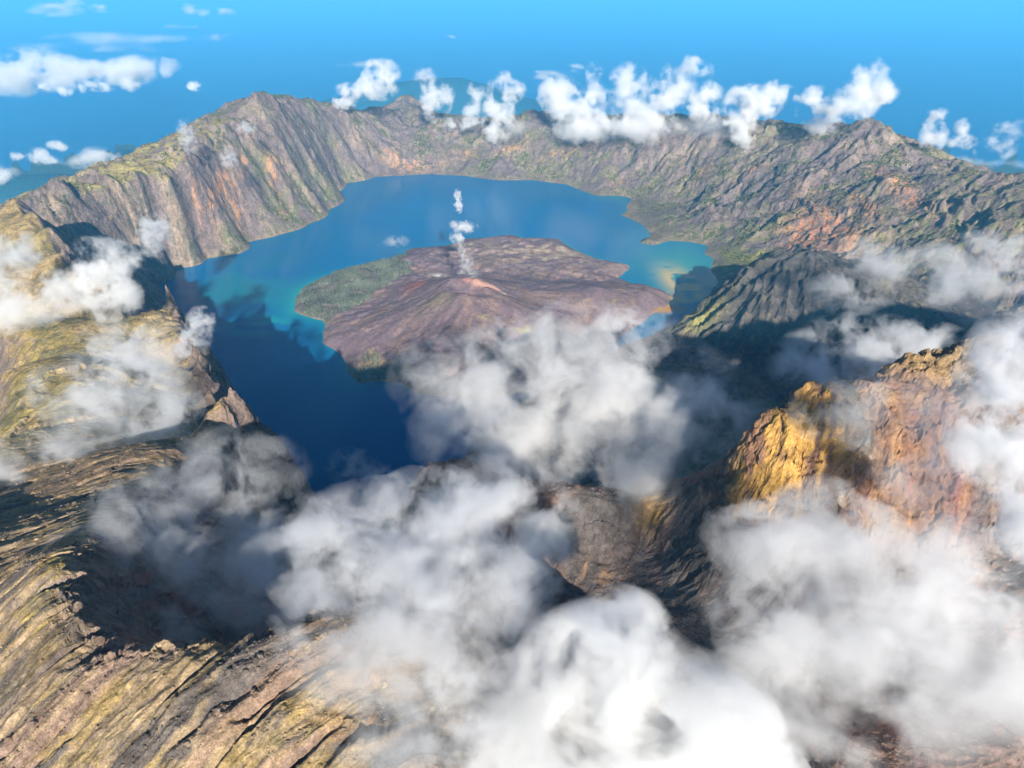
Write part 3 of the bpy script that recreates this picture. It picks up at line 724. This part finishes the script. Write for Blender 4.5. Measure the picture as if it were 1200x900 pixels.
# ------------------------------------------------------------------ light
w = bpy.data.worlds.new('World'); bpy.context.scene.world = w; w.use_nodes = True
nt = w.node_tree; bg = nt.nodes['Background']; sky = nt.nodes.new('ShaderNodeTexSky'); sky.sky_type = 'NISHITA'; sky.sun_disc = False
sky.sun_elevation = SUN_EL; sky.altitude = 3500; sky.air_density = 1.0; sky.dust_density = .6; sky.ozone_density = 2.0
sd_dir = Vector((-math.sin(SUN_AZ)*math.cos(SUN_EL), -math.cos(SUN_AZ)*math.cos(SUN_EL), math.sin(SUN_EL)))   # towards the sun
sky.sun_rotation = math.atan2(sd_dir.x, sd_dir.y)
nt.links.new(sky.outputs[0], bg.inputs['Color']); bg.inputs['Strength'].default_value = .052
sl = bpy.data.lights.new('sun', 'SUN'); so = bpy.data.objects.new('sun', sl); C.objects.link(so)
sl.energy = 4.6; sl.angle = R(.5); sl.color = (1.0, .90, .76)
so.rotation_euler = sd_dir.to_track_quat('Z', 'Y').to_euler(); so.location = (0, -500, 3000)

# ------------------------------------------------------------------ haze
def haze_box(S, z0, z1):
    co = [(x, y, z) for z in (z0, z1) for y in (-S, S) for x in (-S, S)]
    return co, [0,2,3,1, 4,5,7,6, 0,1,5,4, 2,6,7,3, 0,4,6,2, 1,3,7,5]
t = NT('haze_air'); pv = t.n('ShaderNodeVolumePrincipled'); pv.inputs['Density'].default_value = HAZE_D; pv.inputs['Color'].default_value = HAZE_C; pv.inputs['Anisotropy'].default_value = 0
t.l(pv.outputs[0], t.out.inputs['Volume'])
hb = raw_mesh('haze', *haze_box(S+2000, -2060, 2150), 4, t.m); setk(hb, 'stuff', 'blue haze filling the air over the caldera and sea', 'haze')

# ------------------------------------------------------------------ clouds
def ico(sub=1):
    import bmesh
    bm = bmesh.new(); bmesh.ops.create_icosphere(bm, subdivisions=sub, radius=1); v = np.array([q.co[:] for q in bm.verts]); f = np.array([[q.index for q in p.verts] for p in bm.faces]); bm.free(); return v, f
ICO = ico(2)
from mathutils import noise as mn
def px(u, v, Y, ru, rv=None, k=1.0):
    """a puff whose middle is seen at (u, v) at forward distance Y, with radii given in photo pixels"""
    c = Py(u, v, Y); zc = c[1]*cp-(c[2]-H)*sp; rv = rv or ru
    return (c[0], c[1], c[2], ru*zc/F, k*.5*(ru+rv)*zc/F, rv*zc/F)
def cloud(name, puffs, label, dens, nscale, A=1.5, lo=.25, wd=.5, gain=1.0, step=.36, detail=5, stretch=(1, 1, 1), dist=0.0, cap=9, fade=2.0, group=None, aniso=0.0, color=(.94, .95, .96, 1), rough=.62):
    P = np.array(puffs)
    vs = []; fs = []; o0 = 0
    for c in P:
        vs.append(ICO[0]*c[3:6]+c[:3]); fs.append(ICO[1]+o0); o0 += len(ICO[0])
    ctr = P[:, :3].mean(0); vs = np.vstack(vs)-ctr
    me = bpy.data.meshes.new(name); me.from_pydata(vs.tolist(), [], np.vstack(fs).tolist()); me.update()
    o = bpy.data.objects.new(name, me); C.objects.link(o); o.location = ctr
    ext_ = (vs.max(0)-vs.min(0)); rm = o.modifiers.new('r', 'REMESH'); rm.mode = 'VOXEL'; rm.voxel_size = float(ext_.max())/46
    dg = bpy.context.evaluated_depsgraph_get(); ev = o.evaluated_get(dg); m2 = bpy.data.meshes.new_from_object(ev); o.modifiers.clear(); o.data = m2; m2.name = name; bpy.data.meshes.remove(me)
    # uneven puffy outline
    amp = float(np.median(P[:, 3:6]))
    co = np.empty(len(m2.vertices)*3, np.float32); m2.vertices.foreach_get('co', co); co = co.reshape(-1, 3); nr = np.empty(len(co)*3, np.float32); m2.vertices.foreach_get('normal', nr); nr = nr.reshape(-1, 3)
    for i, p in enumerate(co):
        q = Vector(p)/amp+Vector((ctr[0]*.001, ctr[1]*.001, 3.1)); co[i] = p+nr[i]*amp*(.16*mn.noise(q*1.3)+.10*mn.noise(q*2.9)-.02)
    m2.vertices.foreach_set('co', co.ravel()); m2.update()
    t = NT(name); geo = t.n('ShaderNodeNewGeometry'); dmin = None
    for c in P:
        sb = t.n('ShaderNodeVectorMath', operation='MULTIPLY_ADD'); t.l(geo.outputs['Position'], sb.inputs[0])
        inv = 1/c[3:6]; sb.inputs[1].default_value = inv; sb.inputs[2].default_value = -c[:3]*inv
        ln = t.n('ShaderNodeVectorMath', operation='LENGTH'); t.l(sb.outputs[0], ln.inputs[0])
        if dmin is None: dmin = ln.outputs['Value']
        else:
            dmin = t.math('SMOOTH_MIN', dmin, ln.outputs['Value'], .25)
    body = t.math('MULTIPLY_ADD', dmin, -gain, gain)          # 0 at the hull, gain in the middle
    body = t.math('MINIMUM', body, cap)
    mp = t.n('ShaderNodeVectorMath', operation='MULTIPLY_ADD'); t.l(geo.outputs['Position'], mp.inputs[0]); mp.inputs[1].default_value = [1/(nscale*k) for k in stretch]; mp.inputs[2].default_value = (ctr[0]*.013 % 50, ctr[1]*.017 % 50, 0)
    nz = t.n('ShaderNodeTexNoise'); nz.inputs['Scale'].default_value = 1; nz.inputs['Detail'].default_value = detail; nz.inputs['Roughness'].default_value = rough; nz.inputs['Distortion'].default_value = dist
    t.l(mp.outputs[0], nz.inputs['Vector'])
    f = t.math('MULTIPLY_ADD', nz.outputs['Fac'], A, -.5*A-lo); f = t.math('ADD', f, body)
    f = t.math('MINIMUM', f, t.math('MULTIPLY', body, fade))
    d = t.math('MULTIPLY', f, dens/wd); d = t.math('MAXIMUM', d, 0.0); d = t.math('MINIMUM', d, dens)
    pv = t.n('ShaderNodeVolumePrincipled'); pv.inputs['Color'].default_value = color; pv.inputs['Anisotropy'].default_value = aniso
    t.l(d, pv.inputs['Density']); t.l(pv.outputs[0], t.out.inputs['Volume'])
    t.m.cycles.volume_step_rate = step
    o.data.materials.clear(); o.data.materials.append(t.m)
    setk(o, 'thing', label, 'cloud', group)
    return o


def cumulus(puffs, label, od=3.4, ns=.85, A=9, lo=.72, gain=1.6, wd=1.2, group=None, grow=1.7, **k):
    P = np.array(puffs); P[:, 3:6] *= grow
    r = float(np.median(P[:, 3])); return cloud('cloud', P, label, od/r, r*ns, A=A, lo=lo, wd=wd, gain=gain, group=group, fade=1.2, detail=7, rough=.62, **k)
def wisp(puffs, label, od=2.0, ns=1.0, A=8, lo=.42, gain=1.1, wd=1.0, group=None, name='cloud', grow=1.3, color=(.83, .85, .88, 1), **k):
    P = np.array(puffs); P[:, 3:6] *= grow
    r = float(np.median(P[:, 3])); return cloud(name, P, label, od/r, r*ns*.62, A=A, lo=lo, wd=wd, gain=gain, cap=.85, group=group, fade=1.3, detail=8, dist=.4, color=color, **k)
# foreground
wisp([px(545,455,1250,75,60), px(640,425,1330,95,60), px(735,420,1350,75,55), px(735,490,1200,110,80), px(825,470,1250,65,60), px(620,510,1120,120,75), px(740,560,1020,90,50), px(545,515,1120,60,50)],
     'large pale cloud hanging over the shaded near end of the lake', 2.3, .9, color=(.92, .93, .945, 1))
wisp([px(728,748,380,50,54), px(705,815,330,95,85), px(680,890,300,145,95), px(795,880,300,115,85), px(870,950,290,90,75)],
     'thickest, brightest white cloud, billowing up at the bottom centre', 7, 1.0, A=5.5, lo=.0, wd=.8, color=(.90, .915, .93, 1))
wisp([px(885,645,590,60,60), px(965,640,600,90,65), px(930,735,540,88,88), px(1020,750,530,140,115), px(1120,690,560,95,80), px(1160,820,490,110,100), px(960,850,480,110,80), px(1080,890,450,130,80)],
     'wide grey-white cloud bank filling the bottom right below the yellow crag', 2.9, 1.0, lo=.2)
wisp([px(400,650,450,75,65), px(490,640,470,100,80), px(575,615,560,90,65), px(620,650,540,50,55), px(490,725,380,115,75), px(582,715,430,75,65), px(405,740,370,75,60), px(470,775,340,100,45)],
     'broad grey-white cloud between the shadowed pit and the dark scree gully', 2.8, 1.0, lo=.32)
wisp([px(260,560,800,85,45), px(160,640,620,70,85), px(265,645,700,110,75), px(175,720,540,70,45), px(335,690,600,60,75)],
     'thin bluish cloud veil drifting over the dark summit pit', 1.4, 1.0)
wisp([px(150,430,1400,60,48), px(188,410,1450,32,38), px(90,455,1350,52,36), px(145,482,1300,75,45), px(205,470,1350,26,42)],
     'ragged white cloud resting on the grassy slope below the left rim peak', 2.0, .9)
wisp([px(30,570,1000,60,60), px(75,610,900,50,40), px(20,645,850,45,45), px(60,530,1050,60,25)],
     'faint mist on the grassy slope at the lower left edge', 1.5, 1.0)
cumulus([px(118,322,2550,38,28), px(148,308,2650,20,18), px(88,338,2500,28,18), px(130,350,2400,24,20)],
     'bright white cloud spilling over the left rim crest', 3, .7)
cumulus([px(20,355,2300,45,18), px(60,350,2350,30,14), px(-15,362,2250,40,24)], 'low white cloud strip on the grass at the left edge below the rim', 3, .9)
wisp([px(15,298,2700,32,24), px(-10,318,2600,40,26)], 'soft white cloud patch at the left edge near the notch', 3, .9)
wisp([px(182,272,4200,17,22), px(178,285,4150,14,16)], 'small white wisp in front of the shaded left cliff', 3, .9)
wisp([px(236,378,2300,15,18), px(228,398,2200,18,18), px(220,410,2150,14,10)], 'small white wisp just right of the left rim peak', 3, .9)
wisp([px(412,545,1900,26,18), px(440,560,1800,24,14)], 'thin pale wisp above the dark shaded water', 1.6, 1.0)
wisp([px(470,870,285,95,55), px(400,810,330,60,50), px(545,830,310,70,70)], 'thin tan-tinted mist over the ochre rocks at the bottom', 1.7, 1.0)
wisp([px(1195,440,640,55,70), px(1180,520,600,60,50), px(1215,600,560,50,60)], 'dense grey cloud at the right edge covering the end of the crag', 4.0, 1.0, lo=.1)
wisp([px(1040,480,760,70,45), px(985,490,740,50,35), px(1105,500,720,50,50), px(1090,560,680,60,40)], 'thin warm-toned mist clinging to the reddish crag face', 1.1, 1.0)
wisp([px(1015,415,1700,75,38), px(955,430,1600,45,38), px(1075,400,1800,50,24)], 'pale cloud rising just behind the yellow crag', 3.0, .9)
wisp([px(1035,305,3300,60,22), px(1105,325,3100,80,32), px(1180,345,2900,60,42), px(1000,340,3200,45,24), px(1170,300,3200,60,25)], 'long thin cloud band trailing past the dark ribbed hill to the right edge', 2.2, .9)
wisp([px(725,380,3000,28,12), px(700,392,2900,26,10)], 'small torn wisp over the near shore of the island', 2.2, .9)
# steam of the cone
G = 'steam puffs rising from the cone'
cumulus([px(545,266,4700,10,6), px(535,264,4700,7,4)], 'upper white steam puff floating over the far island shore', 3, .9, group=G)
cumulus([px(536,279,4650,7,6)], 'small round steam puff between the cone vent and a larger puff', 3, .9, group=G)
cumulus([px(537,236,4800,4,10)], 'tiny upright steam puff above open lake water, highest over the cone', 3, .9, group=G)
wisp([px(547,310,4480,9,12), px(543,297,4550,6,11), px(538,286,4600,5,8)], 'thin steam trail leaving the pale vent of the cone', .8, .9, group=G)
wisp([px(465,283,5000,14,6)], 'thin flat wisp over the lake left of the cone plume', 1.2, .9)
# row along the far rim
G = 'cumulus puffs along the far rim'
for pf, lab in (
    ([(447,92,15,14,9300),(432,103,12,9,9300)], 'rounded white puff over the rim left of the bare hill behind'),
    ([(406,113,9,9,9200),(401,120,7,6,9200)], 'small white puff on the rim next to the high left massif'),
    ([(504,98,13,13,9700),(511,112,13,14,9700),(506,128,10,10,9700)], 'tall white puff standing on the rim right of the bare hill behind'),
    ([(559,115,8,13,9700),(556,132,9,11,9700),(540,145,16,6,9600)], 'thin hooked white puff with a tail along the rim'),
    ([(594,103,13,12,9600),(586,122,12,12,9600),(584,146,12,16,9500)], 'tall white column leaning over the middle of the rim'),
    ([(655,112,16,13,9300),(663,130,17,14,9300),(672,150,14,9,9200)], 'broad white puff, left end of the joined cloud row'),
    ([(697,105,9,17,9100),(688,128,15,14,9000),(690,150,22,12,8900)], 'slim white turret in the joined cloud row'),
    ([(740,102,17,17,8900),(736,126,18,15,8800),(730,150,22,13,8700)], 'stout white puff in the middle of the joined cloud row'),
    ([(812,82,15,11,8700),(795,98,17,15,8700),(778,120,20,16,8600),(765,146,24,14,8500)], 'tallest cloud of the rim row, leaning up to the right'),
    ([(826,112,13,11,8500),(824,128,12,11,8500)], 'small puff under the tip of the tallest rim cloud'),
    ([(909,110,12,10,8000),(893,122,14,11,8000),(874,118,15,12,8100),(862,138,20,13,8000),(868,160,11,14,7800)], 'wide white cloud with two arms at the right end of the row'),
    ([(949,120,13,11,7600),(962,140,14,13,7500)], 'separate white puff left of the highest right summit'),
    ([(1019,95,13,15,7300),(1008,112,19,15,7300),(1036,110,20,9,7300),(990,132,19,12,7200)], 'large white cloud sitting on the highest right summit'),
    ([(1096,142,8,10,6900),(1094,160,9,12,6800)], 'upright wispy puff beyond the rim right of the summit'),
    ([(1186,152,13,8,6700),(1166,173,14,9,6600)], 'wispy white puff beyond the rim at the right edge'),
    ([(1128,150,6,7,7000),(1126,166,11,6,7000)], 'faint small puff beyond the rim between two wispier ones')):
    cumulus([px(u, v, Y, a*1.12, b*1.12) for u, v, a, b, Y in pf], lab, 4.5 if 'wisp' not in lab and 'faint' not in lab and 'thin' not in lab else 2.5, group=G)
wisp([px(u, v, Y, a, b) for u, v, a, b, Y in ((600,150,30,8,9300),(650,155,40,10,9100),(710,155,45,11,8800),(770,155,45,12,8400),(830,150,40,12,8200),(870,140,25,12,8000))], 'low ragged mist lying along the rim under the joined cloud row', 1.6, 1.2, group=G)
G = 'wisps on the far left massif'
for u, v, a, b, Y, lab in ((219,160,9,18,5900,'upright smoky wisp on the left shoulder of the high massif'), (268,185,10,12,5900,'smoky wisp low on the face of the high massif'), (288,150,11,9,6600,'faint wisp just below the summit of the high massif')):
    wisp([px(u, v, Y, a, b)], lab, 1.6, .9, group=G)
# far left
cumulus([px(20,88,15500,34,15), px(42,76,15800,22,14), px(70,84,15700,34,14), px(110,86,15600,36,10), px(150,84,15800,26,11), px(172,78,16000,26,10), px(0,92,15500,30,12)], 'long bright cumulus bank far out over the sea on the left', 5, .6, lo=.42)
G = 'small clouds below the far left bank'
for u, v, a, b, lab in ((152,99,8,5.5,'round lone puff under the right part of the far bank'), (110,99,8,5.5,'small puff close under the middle of the far bank'), (123,102,9,4,'flat small puff under the middle of the far bank'), (95,103,6,4,'tiny puff under the middle of the far bank'), (74,107,8,4.5,'thin small puff under the left part of the far bank'), (51,102,5,4,'tiny puff under the left part of the far bank'), (227,101,6,4,'lone speck of cloud right of the far bank')):
    cumulus([px(u, v, 14500, a, b)], lab, 4, .9, group=G)
G = 'low clouds left of the massif'
for pf, lab in (([(105,189,22,6),(122,181,17,8),(133,187,10,6)], 'slanted white cloud just behind the grassy knoll'), ([(44,184,12,7),(58,187,10,5)], 'small double cloud left of the grassy knoll'), ([(69,171,11,4.5)], 'tiny flat cloud above the small double cloud'), ([(0,203,14,9)], 'white cloud cut by the left edge above the notch'), ([(21,183,7,4)], 'tiny faint cloud left of the small double cloud')):
    cumulus([px(u, v, 9500, a, b) for u, v, a, b in pf], lab, 3, .9, group=G)
G = 'thin clouds near the horizon'
for pf, lab in (([(60,54,50,6),(125,46,70,8),(185,46,50,6),(120,58,60,5)], 'wide thin sheet of cloud above the far left bank'), ([(70,9,26,9),(50,14,20,5),(85,5,14,8)], 'pale bumpy cloud at the top left of the view'), ([(117,10,11,5)], 'pale small cloud near the top, right of the bumpy one'), ([(222,11,8,6),(238,14,7,5)], 'pale double puff near the top left'), ([(265,14,12,4)], 'pale flat puff right of the pale double puff'), ([(255,43,14,4),(213,31,20,2.5)], 'thin streaks right of the wide thin sheet'), ([(424,76,28,3.5)], 'thin flat streak above the rim left of the bare hill'), ([(955,118,45,3),(1010,121,30,2.5)], 'thin pale streak over the sea behind the large summit cloud'), ([(528,43,7,2)], 'tiny pale speck over the open sea near the top middle'), ([(640,88,22,5),(675,80,10,5)], 'thin veil above the middle of the joined cloud row'), ([(1130,190,40,6),(1170,196,40,7)], 'thin white mist along the rim at the right edge')):
    wisp([px(u, v, 26000 if v < 70 else 14000, a, b) for u, v, a, b in pf], lab, 2.0, .9, group=G, stretch=(1.6, 1, .6))

sc = bpy.context.scene
sc.cycles.volume_bounces = 4; sc.cycles.use_adaptive_sampling = True; sc.cycles.adaptive_threshold = .04; sc.cycles.adaptive_min_samples = 20; sc.cycles.max_bounces = 8; sc.cycles.diffuse_bounces = 2; sc.cycles.glossy_bounces = 2; sc.cycles.volume_max_steps = 256
sc.view_settings.view_transform = 'Standard'; sc.view_settings.look = 'None'; sc.view_settings.exposure = 1.4; sc.view_settings.gamma = 1
print('done', round(time.time()-T0, 1))
